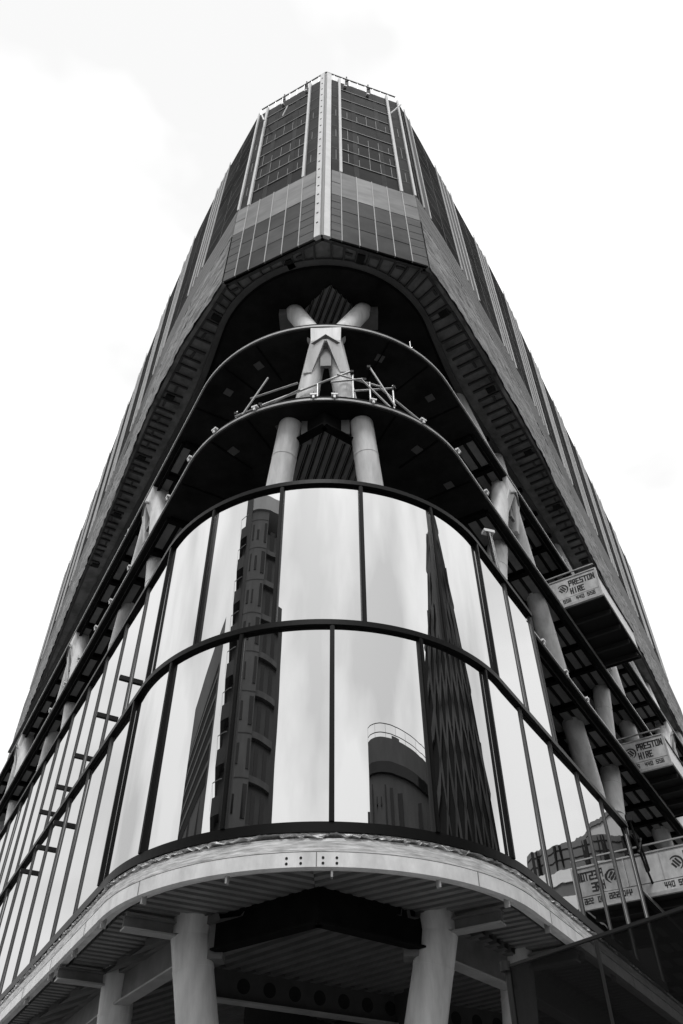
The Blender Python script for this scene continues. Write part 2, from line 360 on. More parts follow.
for s0, front in nodes:
    c, n, t = node_frame(s0); n3 = Vector((n.x, n.y, 0)); t3 = Vector((t.x, t.y, 0))
    for side in (-1, 1):
        k = 1.0 if front else 0.95
        if front:
            a, b = leg_pt(s0, side, GZ, False, front), leg_pt(s0, side, 17.84, False, front)
            MB().tube(leg_pt(s0, side, 17.9, False, front), leg_pt(s0, side, 21.3, False, front), 0.34, 0.29, n=28).build('column', STEELW, B)
        else: a, b = leg_pt(s0, side, GZ, False, front), leg_pt(s0, side, 21.3, False, front)
        kz = 5.0 if front else 12.0; w_ = leg_pt(s0, side, kz, False, front)
        m = MB().tube(a, w_, 0.375 * k, 0.375 * k, n=28).tube(w_, b, 0.375 * k, 0.335 * k, n=28)
        for zc in (16.6, 13.2, 4.4):
            q0, q1 = leg_pt(s0, side, zc, False, front), leg_pt(s0, side, zc + 0.05, False, front); rr = (0.375 - 0.04 * max(0, (zc - kz) / (17.84 - kz if front else 21.3 - kz))) * k
            m.tube(q0, q1, rr + 0.008, n=28)
        col = m.build('column', STEELW, B)
        for zc in ((S2 - 0.4, 5.20 - 0.34) if front else ()):
            p = leg_pt(s0, side, zc, False, front)
            gm = MB(); gm.obox(p - t3 * (side * 0.50) + n3 * 0.05, t3 * 0.14, n3 * 0.18, (0, 0, 0.30)); gm.build('gusset', STEELG, col)
        a, b = leg_pt(s0, side, 21.5, True, front), leg_pt(s0, side, S4 + 0.05, True, front)
        col = MB().tube(a, b, 0.30 * k, 0.33 * k, n=28).build('column', STEELW, B)
        p = leg_pt(s0, side, S4 - 0.30, True, front)
        gm = MB(); gm.obox(p + t3 * (side * 0.22) - n3 * 0.25, t3 * 0.36, n3 * 0.36, (0, 0, 0.18)); gm.build('gusset', STEELG, col)
    # node casting
    if front: c = c + t * 0.12
    nb = MB()
    q = c - n * 0.13; base = Vector((q.x, q.y, 0))
    def tri(w0, w1, z0, z1, d0, d1, mi=0):
        nb.hexa([base - t3 * w0 + n3 * d0 + Vector((0, 0, z0)), base + t3 * w0 + n3 * d0 + Vector((0, 0, z0)), base + t3 * w0 - n3 * d1 + Vector((0, 0, z0)), base - t3 * w0 - n3 * d1 + Vector((0, 0, z0)),
                 base - t3 * w1 + n3 * d0 + Vector((0, 0, z1)), base + t3 * w1 + n3 * d0 + Vector((0, 0, z1)), base + t3 * w1 - n3 * d1 + Vector((0, 0, z1)), base - t3 * w1 - n3 * d1 + Vector((0, 0, z1))], mi)
    tri(0.45, 0.47, 20.80, 21.50, 0.10, 0.5)
    for sd in (-1, 1):
        nb.hexa([base + t3 * sd * 0.42 - n3 * 0.19 + Vector((0, 0, 19.6)), base + t3 * sd * 0.66 - n3 * 0.20 + Vector((0, 0, 19.6)), base + t3 * sd * 0.66 - n3 * 0.5 + Vector((0, 0, 19.6)), base + t3 * sd * 0.42 - n3 * 0.5 + Vector((0, 0, 19.6)),
                 base + t3 * sd * 0.02 + n3 * 0.12 + Vector((0, 0, 20.85)), base + t3 * sd * 0.45 + n3 * 0.10 + Vector((0, 0, 20.80)), base + t3 * sd * 0.45 - n3 * 0.5 + Vector((0, 0, 20.85)), base + t3 * sd * 0.02 - n3 * 0.5 + Vector((0, 0, 20.85))])
    nd_o = nb.build('column_node', STEELW, B)
    pk = MB()
    pk.add([base + n3 * 0.20 + Vector((0, 0, 20.98)), base - t3 * 0.45 + n3 * 0.115 + Vector((0, 0, 20.62)), base + t3 * 0.45 + n3 * 0.115 + Vector((0, 0, 20.62)), base + n3 * 0.13 + Vector((0, 0, 21.10)),
            base - n3 * 0.1 + Vector((0, 0, 20.7))], [(0, 1, 3), (0, 3, 2), (0, 4, 1), (0, 2, 4), (1, 4, 3), (2, 3, 4)]); pk.build('node_cap', STEELG, nd_o)
    MB().obox(base - n3 * 0.16 + Vector((0, 0, 20.25)), t3 * 0.16, n3 * 0.05, (0, 0, 0.45)).build('node_web', STEELG, nd_o)

# --- floors
def slab(name, z, th, rim, s0, s1, dd=0.0, soff=SOFFIT):
    pts = [tuple(plan(s, dd - 0.05)) for s in [s0] + [HA * (i / 14 - 1) for i in range(29) if s0 < HA * (i / 14 - 1) < s1] + [s1]]
    if s0 > -HA: pts = [tuple(plan(s0, dd - 0.05)), tuple(plan(s1, dd - 0.05)), tuple(plan(s1, -9)), tuple(plan(s0, -9))]
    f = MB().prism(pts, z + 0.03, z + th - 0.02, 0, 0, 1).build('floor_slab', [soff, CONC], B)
    MB().sweep(frames(s0, s1), rectprof(dd - 0.06, dd, z + rim * 0.55, z + rim)).build('edge_trim', TRIM, f)
    return f
def grid(f, z, s0, s1, side):
    m = MB(); s = s0; n = NL if side < 0 else NR; t = DL if side < 0 else DR; n3 = Vector((n.x, n.y, 0)); t3 = Vector((t.x, t.y, 0))
    while s < s1:
        c = P3(side * s, 0, z)
        m.obox(c - n3 * 2.2 + Vector((0, 0, -0.07)), n3 * 1.9, t3 * 0.10, (0, 0, 0.095), 0)
        for d in (0.46, 0.86, 1.35, 1.9):
            m.obox(P3(side * (s + 0.85), 0, z) - n3 * d + Vector((0, 0, 0.0)), n3 * 0.13, t3 * 0.64, (0, 0, 0.045), 1)
        s += 1.7
    m.obox(P3(side * (s0 + s1) / 2, 0, z) - n3 * 0.25 + Vector((0, 0, -0.07)), n3 * 0.05, t3 * (s1 - s0) / 2, (0, 0, 0.099), 0)
    m.build('ceiling_beams', [STEELD, DECK], f)
def vframe(f, z, Yc, half, Yb):
    m = MB(); c = Vector((-0.45, Yc, z - 0.33))
    for sd in (-1, 1):
        e0 = Vector((-0.45 + sd * half, Yb, z - 0.33)); d = (e0 - c).normalized(); sidev = d.cross(Vector((0, 0, 1)))
        m.bar(c - d * 0.02, e0, 0.05, 0.60); m.bar(c + Vector((0, 0, -0.315)) - d * 0.02, e0 + Vector((0, 0, -0.315)), 0.26, 0.035); 
    m.build('transfer_beam', STEELD, f)
slab1 = slab('floor_slab', 13.95, 0.28, 0.16, UEND + 0.1, SR); grid(slab1, 13.95, UEND + 1, 40, 1)
slabR = slab('floor_slab', 8.35, 0.25, 0.16, LEND + 0.1, SR); grid(slabR, 8.35, LEND + 1, 40, 1)
MB().prism([tuple(plan(s, -0.4)) for s in [SL] + [HA * (i / 14 - 1) for i in range(29)] + [UEND + 0.05]] + [tuple(plan(UEND, -9))], 14.0, 14.25, 0).build('floor_slab', CONC, B)
slab2 = slab('floor_slab', S2 - 0.12, 0.34, 0.17, SL, SR); slab3 = slab('floor_slab', S3 - 0.12, 0.34, 0.18, SL, SR)
for f, z in ((slab2, S2 - 0.09), (slab3, S3 - 0.09)):
    grid(f, z, 7.2, 40, 1); grid(f, z, 7.2, 44, -1)
def deckpoly(Yc, half, Yb): return [(-0.45, Yc + 0.06), (-0.45 + half, Yb), (-0.45 + half + 0.5, Yb + 2.4), (-0.45 - half - 0.5, Yb + 2.4), (-0.45 - half, Yb)]
vframe(slab2, S2 - 0.09, 14.15, 1.05, 14.9); corrugated(deckpoly(14.15, 1.05, 14.9), (0.28, -1), S2 - 0.22, 0.24, 0.10, DECK, 'metal_deck', slab2)
vframe(slab3, S3 - 0.09, 14.35, 0.55, 14.6)
vframe(ps, 5.33, 14.85, 1.95, 16.3)
corrugated([(-0.35, 14.35), (0.55, 15.3), (0.2, 16.4), (-0.9, 16.4), (-1.25, 15.3)], (0.35, -1), S4 - 0.22, 0.22, 0.10, DECK, 'metal_deck', slab3)
# small flat plates stuck to the dark ceilings
for f, z, spots in ((slab2, S2 - 0.09, (-3.4, -1.4, 1.4, 3.6, 5.6)), (slab3, S3 - 0.09, (-4.4, -2.6, 2.2, 5.0))):
    for s in spots:
        n = nrm(s); t = tang(s); MB().obox(P3(s, -0.75, z - 0.012), (n.x * .13, n.y * .13, 0), (t.x * .13, t.y * .13, 0), (0, 0, .012)).build('ceiling_plate', mat_plate if 'mat_plate' in globals() else globals().setdefault('mat_plate', mat('ceiling_plate', 0.09, 0.6)), f)
    m = MB()
    for s in (-5.6, -3.6, -2.2, 2.2, 3.8, 5.8):
        n = nrm(s); n3 = Vector((n.x, n.y, 0)); t = tang(s)
        m = MB(); m.obox(P3(s, -0.85, z - 0.02), n3 * 0.75, (t.x * .02, t.y * .02, 0), (0, 0, .02)); m.build('ceiling_seam', STEELD, f)

# --- beams under the podium
def ibeam(p0, p1, h, name, mats, parent, web=0.05, fl=0.30, holes=False):
    m = MB(); p0, p1 = Vector(p0), Vector(p1); zt = Vector((0, 0, h / 2))
    m.bar(p0 - zt, p1 - zt, web, h - 0.05, mi=0); m.bar(p0 - zt * 2, p1 - zt * 2, fl, 0.035, mi=1); m.bar(p0 - Vector((0, 0, 0.02)), p1 - Vector((0, 0, 0.02)), fl, 0.03, mi=0)
    if holes:
        d = (p1 - p0); L = d.length; t = d / L; sv = t.cross(Vector((0, 0, 1)))
        k = 0.9
        while k < L - 0.5:
            c = p0 + t * k - zt
            m.tube(c - sv * (web / 2 + 0.004), c + sv * (web / 2 + 0.004), 0.15, n=18, mi=2); k += 0.62
    return m.build(name, mats, parent)
BEAMM = [STEELG, mat('pale_flange', 0.36, 0.55, var=0.15, scale=2), HOLE]
ibeam((-2.95, 18.97, 5.19), (4.4, 23.3, 5.19), 0.62, 'beam', [mat('dim_web', 0.06, 0.6, var=0.2), BEAMM[1], HOLE], ps, holes=True)
legs5 = {}
for s0, front in nodes:
    for side in (-1, 1):
        p = leg_pt(s0, side, 4.9, False, front); legs5[(round(s0, 1), side)] = p
        # cantilever from the column out to the edge
        nn = NL if (s0 < -1 or (front and side < 0)) else NR
        e = Vector((p.x, p.y)) + nn * 0.3; k = 0
        q = Vector((p.x + nn.x * 1.35, p.y + nn.y * 1.35, 5.19))
        ibeam((p.x + nn.x * .3, p.y + nn.y * .3, 5.19), q, 0.24, 'beam', BEAMM, ps, fl=0.26)
def link(a, b, h=0.62):
    pa, pb = legs5[a], legs5[b]; d = (pb - pa).normalized()
    ibeam(Vector((pa.x, pa.y, 5.19)) + d * 0.3, Vector((pb.x, pb.y, 5.19)) - d * 0.3, h, 'beam', BEAMM, ps)
link((0.0, -1), (-10.2, 1)); link((0.0, 1), (10.1, -1)); link((-10.2, 1), (-20.4, 1)); link((10.1, -1), (20.3, -1))

# --- concrete core deep inside
core = [tuple(plan(-6, -7.5)), (-0.46, 25.0), tuple(plan(6, -7.5)), tuple(plan(34, -7.5)), tuple(plan(-36, -7.5))]
MB().prism(core, GZ, S4 - 0.03).build('core_wall', mat('dark_core', 0.05, 0.9, var=0.3, scale=0.5), B)

# ------------------------------------------------------------------ the tower on top
C0 = Vector((-0.58, 12.64))
LEFT = [C0, Vector((-3.97, 14.34)), Vector((-5.8, 17.0)), Vector((-7.6, 20.1)), Vector((-12.2, 29.2)), Vector((-15.7, 36.3)), Vector((-22.6, 50.4))]
RIGHT = [C0, Vector((2.96, 13.80)), Vector((4.15, 15.55)), Vector((5.5, 17.7)), Vector((8.35, 22.4)), Vector((12.7, 30.4)), Vector((16.4, 37.0)), Vector((20.2, 43.9)), Vector((24.3, 51.6))]
ZB, ZT = S4, 40.6
ring = [tuple(p) for p in LEFT[::-1]] + [tuple(p) for p in RIGHT[1:]] + [(8, 74), (-8, 74)]
ctr = Vector((0, 34))
def inset(pts, k):
    out = []; 
    n = len(pts)
    for i in range(n):
        p0, p1, p2 = Vector(pts[i - 1]), Vector(pts[i]), Vector(pts[(i + 1) % n])
        e1, e2 = (p1 - p0).normalized(), (p2 - p1).normalized(); n1, n2 = Vector((-e1.y, e1.x)), Vector((-e2.y, e2.x))
        if (ctr - p1).dot(n1) < 0: n1 = -n1
        if (ctr - p1).dot(n2) < 0: n2 = -n2
        b = (n1 + n2).normalized(); out.append(tuple(p1 + b * (k / max(0.4, b.dot(n1)))))
    return out
WARP = True
tw = MB().prism(inset(ring, 0.22), 26.0, ZT, 0).build('tower_shell', [WIN], B)
# underside: cassettes between the tower's edge and the round floor edge, dark ceiling inside
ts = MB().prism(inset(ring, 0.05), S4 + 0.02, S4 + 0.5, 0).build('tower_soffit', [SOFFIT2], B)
def d4(s):
    k = min(1.0, abs(s) / 9.0); k = k * k * (3 - 2 * k); return 0.10 - (0.75 if s < 0 else 0.95) * k
def frames4(s0, s1, off=0.0): return [(P + N * (d4(s) + off), N) for s, (P, N) in zip([s0 + (s1 - s0) * i / 240 for i in range(241)], [(plan(s0 + (s1 - s0) * i / 240), nrm(s0 + (s1 - s0) * i / 240)) for i in range(241)])]
WARP = False
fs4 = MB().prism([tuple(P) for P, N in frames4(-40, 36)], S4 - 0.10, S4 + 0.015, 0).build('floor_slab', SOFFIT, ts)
MB().sweep(frames4(-40, 36), rectprof(0.0, 0.22, S4 - 0.10, S4 + 0.015)).build('soffit_ring', RIMSTRIP, ts)
MB().sweep(frames4(-40, 36), rectprof(-0.07, 0.0, S4 - 0.16, S4 - 0.102)).build('soffit_ring', STEELD, ts)
for sd_ in (-1, 1):
    n_, t_ = (NL, DL) if sd_ < 0 else (NR, DR); n3, t3 = Vector((n_.x, n_.y, 0)), Vector((t_.x, t_.y, 0)); s_ = 9.0; m = MB()
    while s_ < 36:
        m.obox(P3(sd_ * s_, 0, S4 - 0.16) - n3 * 2.2, n3 * 1.5, t3 * .10, (0, 0, .055), 0)
        for d_ in (0.95, 1.35, 1.8): m.obox(P3(sd_ * (s_ + .85), 0, S4 - 0.12) - n3 * d_, n3 * .13, t3 * .64, (0, 0, .03), 1)
        s_ += 1.7
    m.build('ceiling_beams', [STEELD, DECK], ts)
ribs = MB()
def along(poly):
    L = [0]; 
    for a, b in zip(poly, poly[1:]): L.append(L[-1] + (b - a).length)
    return L
def pt_on(poly, u):
    L = along(poly)
    for i in range(len(poly) - 1):
        if u <= L[i + 1] + 1e-9 or i == len(poly) - 2:
            d = (poly[i + 1] - poly[i]).normalized(); return poly[i] + d * (u - L[i]), d
def outn(d, sgn): n = Vector((d.y, -d.x)); return n if n.dot(Vector((sgn, -1))) > 0 else -n
def signed(P):
    v = P - CEN; tl, tr = v.dot(DL), v.dot(DR)
    if tl <= 0 and tr <= 0: return v.length - RAD, v.normalized()
    return ((P - CEN).dot(NL) - RAD, NL) if tl > tr else ((P - CEN).dot(NR) - RAD, NR)
random.seed(11)
for sgn, poly in ((-1, LEFT), (1, RIGHT)):
    tot = along(poly)[-1]; u = 0.35; k = 0
    while u < tot:
        p, d = pt_on(poly, u); sd, n = signed(p); nn = outn(d, sgn)
        if sd > 0.35:
            a = p - nn * 0.10; b = p - n * (sd - 0.22 - d4(6 * sgn) * min(1, u / 4) - 0.1)
            w = random.uniform(0.035, 0.09)
            ribs.bar((a.x, a.y, S4 - 0.03), (b.x, b.y, S4 - 0.03), w, 0.10)
            if k % 2: q = p + d * 0.2 - nn * random.uniform(.2, .5); ribs.obox((q.x, q.y, S4 - 0.01), (d.x * .15, d.y * .15, 0), (nn.x * .04, nn.y * .04, 0), (0, 0, .05))
            if k % 9 == 2: q = p + d * 0.2 - nn * .42; ribs.obox((q.x, q.y, S4 - 0.02), (d.x * .13, d.y * .13, 0), (nn.x * .16, nn.y * .16, 0), (0, 0, .08), 1)
        u += random.uniform(0.34, 0.52); k += 1
    for a, b in zip(poly, poly[1:]):
        d = (b - a).normalized(); nn = outn(d, sgn); a2, b2 = a - nn * 0.14, b - nn * 0.14
        ribs.bar((a2.x, a2.y, S4 - 0.01), (b2.x, b2.y, S4 - 0.01), 0.09, 0.07)
ribs.build('soffit_rib', [RIB, HOLE], ts)

WARP = True
def face_frame(a, b, sgn):
    d = (b - a).normalized(); n = outn(d, sgn); return Vector((a.x, a.y, 0)), Vector((d.x, d.y, 0)), Vector((n.x, n.y, 0)), (b - a).length
ROWS = [30.6 + 1.145 * k for k in range(9)]          # floor lines; the last one is the top of the glass
def fbox(m, fr, u0, u1, z0, z1, p0, p1, mi=0):
    A, d, n, L = fr
    m.hexa([A + d * u0 + n * p0 + Vector((0, 0, z0)), A + d * u1 + n * p0 + Vector((0, 0, z0)), A + d * u1 + n * p1 + Vector((0, 0, z0)), A + d * u0 + n * p1 + Vector((0, 0, z0)),
            A + d * u0 + n * p0 + Vector((0, 0, z1)), A + d * u1 + n * p0 + Vector((0, 0, z1)), A + d * u1 + n * p1 + Vector((0, 0, z1)), A + d * u0 + n * p1 + Vector((0, 0, z1))], mi)
ZTOP = ROWS[-1] + 1.0
random.seed(5)
for sgn, poly, J in ((-1, LEFT, [0.30, 0.87, 1.50, 2.14, 2.76, 3.28, 3.79]), (1, RIGHT, [0.30, 0.68, 1.29, 1.90, 2.51, 3.12, 3.72])):
    fr = face_frame(poly[0], poly[1], sgn); J[-1] = fr[3] - 0.03
    fa = MB(); fbox(fa, fr, 0.02, fr[3] - 0.02, ZB + 0.02, 30.6, -0.20, -0.06); fa = fa.build('front_facade', PANELD, B)
    # spandrel panels, three rows and a pale band
    for i, (a, b) in enumerate(zip(J, J[1:])):
        endp = i in (0, 5)
        for (z0, z1, mt) in ((ZB, 26.35, PANELD if sgn < 0 else PANELD), (26.37, 27.40, PANELM if sgn < 0 else PANELD), (27.42, 28.50, PANELD if sgn < 0 else PANELM), (28.53, 30.58, PANELL)):
            if mt is not PANELL and endp: mt = PANELN
            pm = MB()
            if endp and mt is not None:
                for q in range(2): fbox(pm, fr, a + 0.02, b - 0.02, z0 + (z1 - z0) * q / 2 + 0.012, z0 + (z1 - z0) * (q + 1) / 2 - 0.012, -0.058, 0.0 + 0.006 * q)
            else: fbox(pm, fr, a + 0.02, b - 0.02, z0 + 0.01, z1 - 0.01, -0.058, random.uniform(-0.004, 0.004))
            mt = random.choice(PL3 if mt is PANELL else PD3 if mt is PANELD else PM3 if mt is PANELM else [mt]); pm.build('spandrel_panel', mt, fa)
    for a in J[1:-1]:
        jm = MB(); fbox(jm, fr, a - 0.014, a + 0.014, ZB + 0.01, 30.6, -0.055, 0.012); jm.build('joint_strip', JOINT, fa)
    # the three bays of dark glass
    bays = [(J[0], J[1], False), (J[1], J[4] if sgn < 0 else J[5], True), ((J[5] if sgn < 0 else J[5]), J[6], False)]
    if sgn < 0: bays[1] = (J[1], J[5], True)
    for bi, (a, b, wide) in enumerate(bays):
        for r, z in enumerate(ROWS):
            z1 = ROWS[r + 1] if r < 8 else ZTOP
            wm = MB(); fbox(wm, fr, a + 0.03, b - 0.03, z + 0.03, z1 - 0.03, -0.20, -0.05)
            if wide:
                for c in (0.27, 0.73):
                    x = a + (b - a) * c; fbox(wm, fr, x - 0.10, x + 0.10, z + 0.035, z1 - 0.035, -0.049, -0.044, 1)
            w = wm.build('window', [(WIN if wide else WIN2), WIN2], fa)
            if (r % 2 == 1 and r < 7) or (wide and r in (2,)):
                sm = MB(); k = 5 if wide else 1
                for q in range(k):
                    x = a + (b - a) * (q + 0.75) / (k + 0.4); fbox(sm, fr, x - 0.009, x + 0.009, z + 0.03, z + (z1 - z) * random.uniform(.5, .95), -0.0485, -0.03); sm.build('window_post', TRAN, fa); sm = MB()
        for r, z in enumerate(ROWS):
            tmn = MB(); fbox(tmn, fr, a + 0.03, b - 0.03, z - 0.022, z + 0.022, -0.12, -0.022 if wide else -0.042); tmn.build('transom', TRAN if wide else PANELN, fa)
    for a in (J[1], J[5]):
        fm = MB(); fbox(fm, fr, a - 0.055, a + 0.055, 30.6, ZTOP + 0.25, -0.20, 0.03); fm.build('fin', FIN, fa)
    fm = MB(); fbox(fm, fr, J[6] - 0.05, J[6] + 0.03, 30.6, ZTOP + 0.1, -0.20, 0.03); fm.build('fin', FIN, fa)
# corner mast
mast = MB(); 
for sgn, poly, u1, pr in ((-1, LEFT, 0.27, 0.05), (1, RIGHT, 0.27, 0.04)):
    fr = face_frame(poly[0], poly[1], sgn); fbox(mast, fr, 0.055, u1, ZB - 0.02, ZTOP + 0.45, -0.2, pr)
    fbox(mast, fr, -0.02 if sgn > 0 else 0.0, 0.05, ZB, ZTOP + 0.3, -0.25, 0.015, 1)
    if sgn < 0:
        z = ZB + 0.9
        while z < ZTOP + 0.2: fbox(mast, fr, 0.125, 0.20, z, z + 0.085, 0.0505, 0.056, 2); z += 0.72
mast.build('corner_mast', [MAST, TRAN, HOLE], tw)

# sides: wrapped lower band, pale band, dark bays between groups of white fins
for sgn, poly, groups in ((-1, LEFT, [(2.9, 4.5)] + [(7.2 + 4.25 * k + (.2, -.15, .05, -.1)[k % 4], 8.8 + 4.25 * k + (.3, -.2, .15, -.1)[k % 4]) for k in range(9)]), (1, RIGHT, [(0.55, 1.15)] + [(3.75 + 4.25 * k + (0, .15, -.2, .1)[k % 4], 5.5 + 4.25 * k + (0, -.15, .15, -.2)[k % 4]) for k in range(9)])):
    base = poly[1:]; tot = along(base)[-1]; L = along(base)
    sw = MB(); st = MB()
    for i, (a, b) in enumerate(zip(base, base[1:])):
        fr = face_frame(a, b, sgn)
        fbox(st, fr, 0, fr[3], 28.5, 30.58, -0.2, 0.0)
        for q in range(1, 5): fbox(st, fr, 0, fr[3], 28.5 + 0.42 * q, 28.53 + 0.42 * q, -0.2, 0.006)
        # crumpled wrapping: a displaced sheet closed at the back
        nu = max(2, int(fr[3] / 0.16)); nv = 18
        rnd = random.Random(i * 7 + (sgn > 0)); ph = [rnd.uniform(0, 6.28) for _ in range(8)]
        def dis(u, v):
            if u <= 0 or u >= fr[3]: return 0.0
            return 0.0 + 0.022 * math.sin(u * 3.1 + ph[0] + v * 1.3) * math.sin(v * 5 + ph[1] + u * .7) + 0.014 * math.sin(u * 9 + v * 8 + ph[2]) + rnd.uniform(-.010, .010)
        A, d, n, LL = fr; vs = []
        for j in range(nv + 1):
            for k in range(nu + 1):
                u, v = LL * k / nu, (28.5 - ZB) * j / nv; vs.append(A + d * u + n * dis(u, v) + Vector((0, 0, ZB - 0.04 + v + 0.035 * j / nv)))
        sw.add(vs, [(j * (nu + 1) + k, j * (nu + 1) + k + 1, (j + 1) * (nu + 1) + k + 1, (j + 1) * (nu + 1) + k) for j in range(nv) for k in range(nu)], 0, True)
        fbox(sw, fr, 0.0, fr[3], ZB - 0.03, 28.49, -0.2, -0.07)
    sf = sw.build('wrapped_band', WRAP, B, fix=False)
    st.build('spandrel_band', WRAPT, B)
    edges = [(0, 0)] + groups
    for i, (g0, g1) in enumerate(groups):
        if g0 > tot - 0.5: break
        def seg(u0, u1, z0, z1, p0, p1, mt, name, parent):
            m = MB(); u = u0
            while u < u1 - 1e-6:
                k = max(j for j in range(len(L)) if L[j] <= u + 1e-9); k = min(k, len(base) - 2); v = min(u1, L[k + 1] if k < len(base) - 2 else u1)
                fr = face_frame(base[k], base[k + 1], sgn); fbox(m, fr, u - L[k], v - L[k], z0, z1, p0, p1); u = v
            return m.build(name, mt, parent)
        prev = edges[i][1]
        zt = ZTOP + 0.15
        if g0 - prev > 0.3:
            wb = seg(prev + 0.05, min(g0, tot) - 0.02, 30.6, zt - 0.2, -0.18, -0.012, SIDEWIN, 'window_bay', B)
            for r, z in enumerate(ROWS): seg(prev + 0.06, min(g0, tot) - 0.03, z - 0.02, z + 0.02, -0.0115, -0.004, PANELN, 'transom', wb)
            seg((prev + g0) / 2 - 0.012, (prev + g0) / 2 + 0.012, 30.62, zt - 0.25, -0.0115, 0.0, PANELM, 'glazing_bar', wb)
        g1c = min(g1, tot)
        fp = seg(g0, g1c, 30.6, zt - 0.05, -0.18, 0.0, FINB, 'fin_panel', B)
        nf = 2 if g1 - g0 < 1 else 4
        for q in range(nf):
            x = g0 + (g1c - g0 - 0.07) * q / (nf - 1); seg(x, x + 0.07, 30.6, zt + (0.2 if q in (0, nf - 1) else 0.0), 0.001, 0.04 if q % 3 == 0 else 0.025, FINS, 'fin', fp)

# roof edge: railing, davit stubs, floodlights and loose poles
rr = MB(); rr_ring = inset(ring, 0.12)
chain = [Vector(p) for p in rr_ring]
iL, iR = 5, 7
def rail(a, b):
    L = (b - a).length; d = (b - a) / L; m = MB(); k = 0.0
    for z in (ZTOP + 0.96, ): m.bar((a.x, a.y, z), (b.x, b.y, z), 0.06, 0.055)
    n = max(2, round(L / 0.42))
    for i in range(n + 1):
        p = a + d * (L * i / n); m.box(p.x - .012, p.x + .012, p.y - .012, p.y + .012, ZTOP - 0.05, ZTOP + 0.95)
    m.bar((a.x, a.y, ZTOP + 0.02), (b.x, b.y, ZTOP + 0.02), 0.08, 0.10)
    return m.build('roof_railing', GALV, tw)
frontL = inset(ring, 0.12)
idx = ring.index(tuple(C0))
rail(chain[idx - 1], chain[idx]); rail(chain[idx], chain[idx + 1])
for sgn, poly, us in ((-1, LEFT, (1.25, 2.55)), (1, RIGHT, (1.15, 2.30))):
    fr = face_frame(poly[0], poly[1], sgn); A, d, n, LL = fr
    for u in us:
        p = A + d * u - n * 0.25
        m = MB(); m.bar(p + Vector((0, 0, ZTOP - .1)), p + Vector((0, 0, ZTOP + 1.2)), 0.16, 0.16, up=(0, 1, 0)); m.tube(p + Vector((0, 0, ZTOP + 1.2)), p + Vector((0, 0, ZTOP + 1.7)), 0.035); m.build('davit_post', DARKM, tw)
        q = A + d * (u - 0.18) + n * 0.02 + Vector((0, 0, ZTOP - 0.55))
        m = MB(); m.obox(q, d * 0.07, n * 0.05, (0, 0, 0.06)); m.build('floodlight', WHITE, tw)
fr = face_frame(LEFT[0], LEFT[1], -1); A, d, n, LL = fr
MB().tube(A + d * 3.45 + n * .15 + Vector((0, 0, 40.0)), A + d * 2.95 + n * .45 + Vector((0, 0, 37.9)), 0.035).build('loose_pole', WHITE, tw)
MB().tube(A + d * 2.2 + n * .1 + Vector((0, 0, 38.3)), A + d * 1.9 + n * .2 + Vector((0, 0, 38.9)), 0.03).build('loose_pole', WHITE, tw)
fr = face_frame(RIGHT[0], RIGHT[1], 1); A, d, n, LL = fr
MB().tube(A + d * 3.15 + n * .12 + Vector((0, 0, 38.5)), A + d * 3.65 + n * .3 + Vector((0, 0, 39.5)), 0.03).build('loose_pole', WHITE, tw)

WARP = False
# ------------------------------------------------------------------ scaffold railing on the second open floor
sr = thing('scaffold_railing', 'makeshift railing of crossed scaffold tubes on the open floor edge at the nose', 'railing', tuple(P3(0, -0.1, S2 + 0.23)))
ZR = S2 + 0.22
T = [((-1.83, 18.25), (0.92, 19.46)), ((-2.87, 18.15), (-0.61, 18.55)), ((1.45, 19.87), (2.24, 18.30)), ((0.97, 18.51), (2.29, 19.18)), ((0.47, 19.22), (1.81, 18.99)),
     ((1.22, 19.1), (2.09, 18.14)), ((-1.65, 19.49), (-2.43, 18.20)), ((-2.2, 18.79), (-0.69, 18.89)), ((0.29, 18.84), (1.28, 19.17)), ((1.78, 18.92), (3.3, 18.14)), ((-2.72, 18.30), (0.3, 19.0))]
for (a, za), (b, zb) in T: MB().tube(P3(a, -0.12, za), P3(b, -0.12, zb), 0.03, n=10).build('tube', GALV, sr)
for s, z in ((-2.7, 18.55), (1.47, 19.1), (2.23, 19.3), (-0.1, 18.8), (0.95, 19.5)): MB().tube(P3(s, -0.16, ZR - .1), P3(s, -0.16, z), 0.028, n=10).build('upright', GALV, sr)
for s, z in ((0.92, 19.40), (1.45, 19.80), (2.24, 19.17), (-2.70, 18.40), (1.30, 19.12), (-1.83, 18.30)): MB().obox(P3(s, -0.13, z), (.05, 0, 0), (0, .05, 0), (0, 0, .05)).build('coupler', DARKM, sr)

# clamps along the open floor's edge
def clamp(s, z, label, group='pale clamps along the open floor edges'):
    n = nrm(s); t = tang(s); n3 = Vector((n.x, n.y, 0)); t3 = Vector((t.x, t.y, 0)); o = P3(s, 0, z)
    r = thing('edge_clamp', label, 'clamp', tuple(o), group)
    m = MB(); m.obox(o + n3 * .03 + Vector((0, 0, .09)), t3 * .09, n3 * .05, (0, 0, .03)); m.obox(o + n3 * .05 + Vector((0, 0, .0)), t3 * .03, n3 * .02, (0, 0, .06)); m.build('body', WHITE, r)
    MB().tube(o + n3 * .06 + Vector((0, 0, .121)), o + n3 * .06 + Vector((0, 0, .20)), .012, n=8).build('screw', DARKM, r)
ORD = ['first', 'second', 'third', 'fourth', 'fifth', 'sixth', 'seventh', 'eighth', 'ninth', 'tenth', 'eleventh']
for i, s in enumerate((-1.9, -3.36, -4.75, -6.6, -10.4, -12.5, -14.3, -16.6, -18.6, -20.9)):
    clamp(s, S2 + 0.06, 'pale clamp on the open floor edge, %s to the left of the nose' % ORD[i])
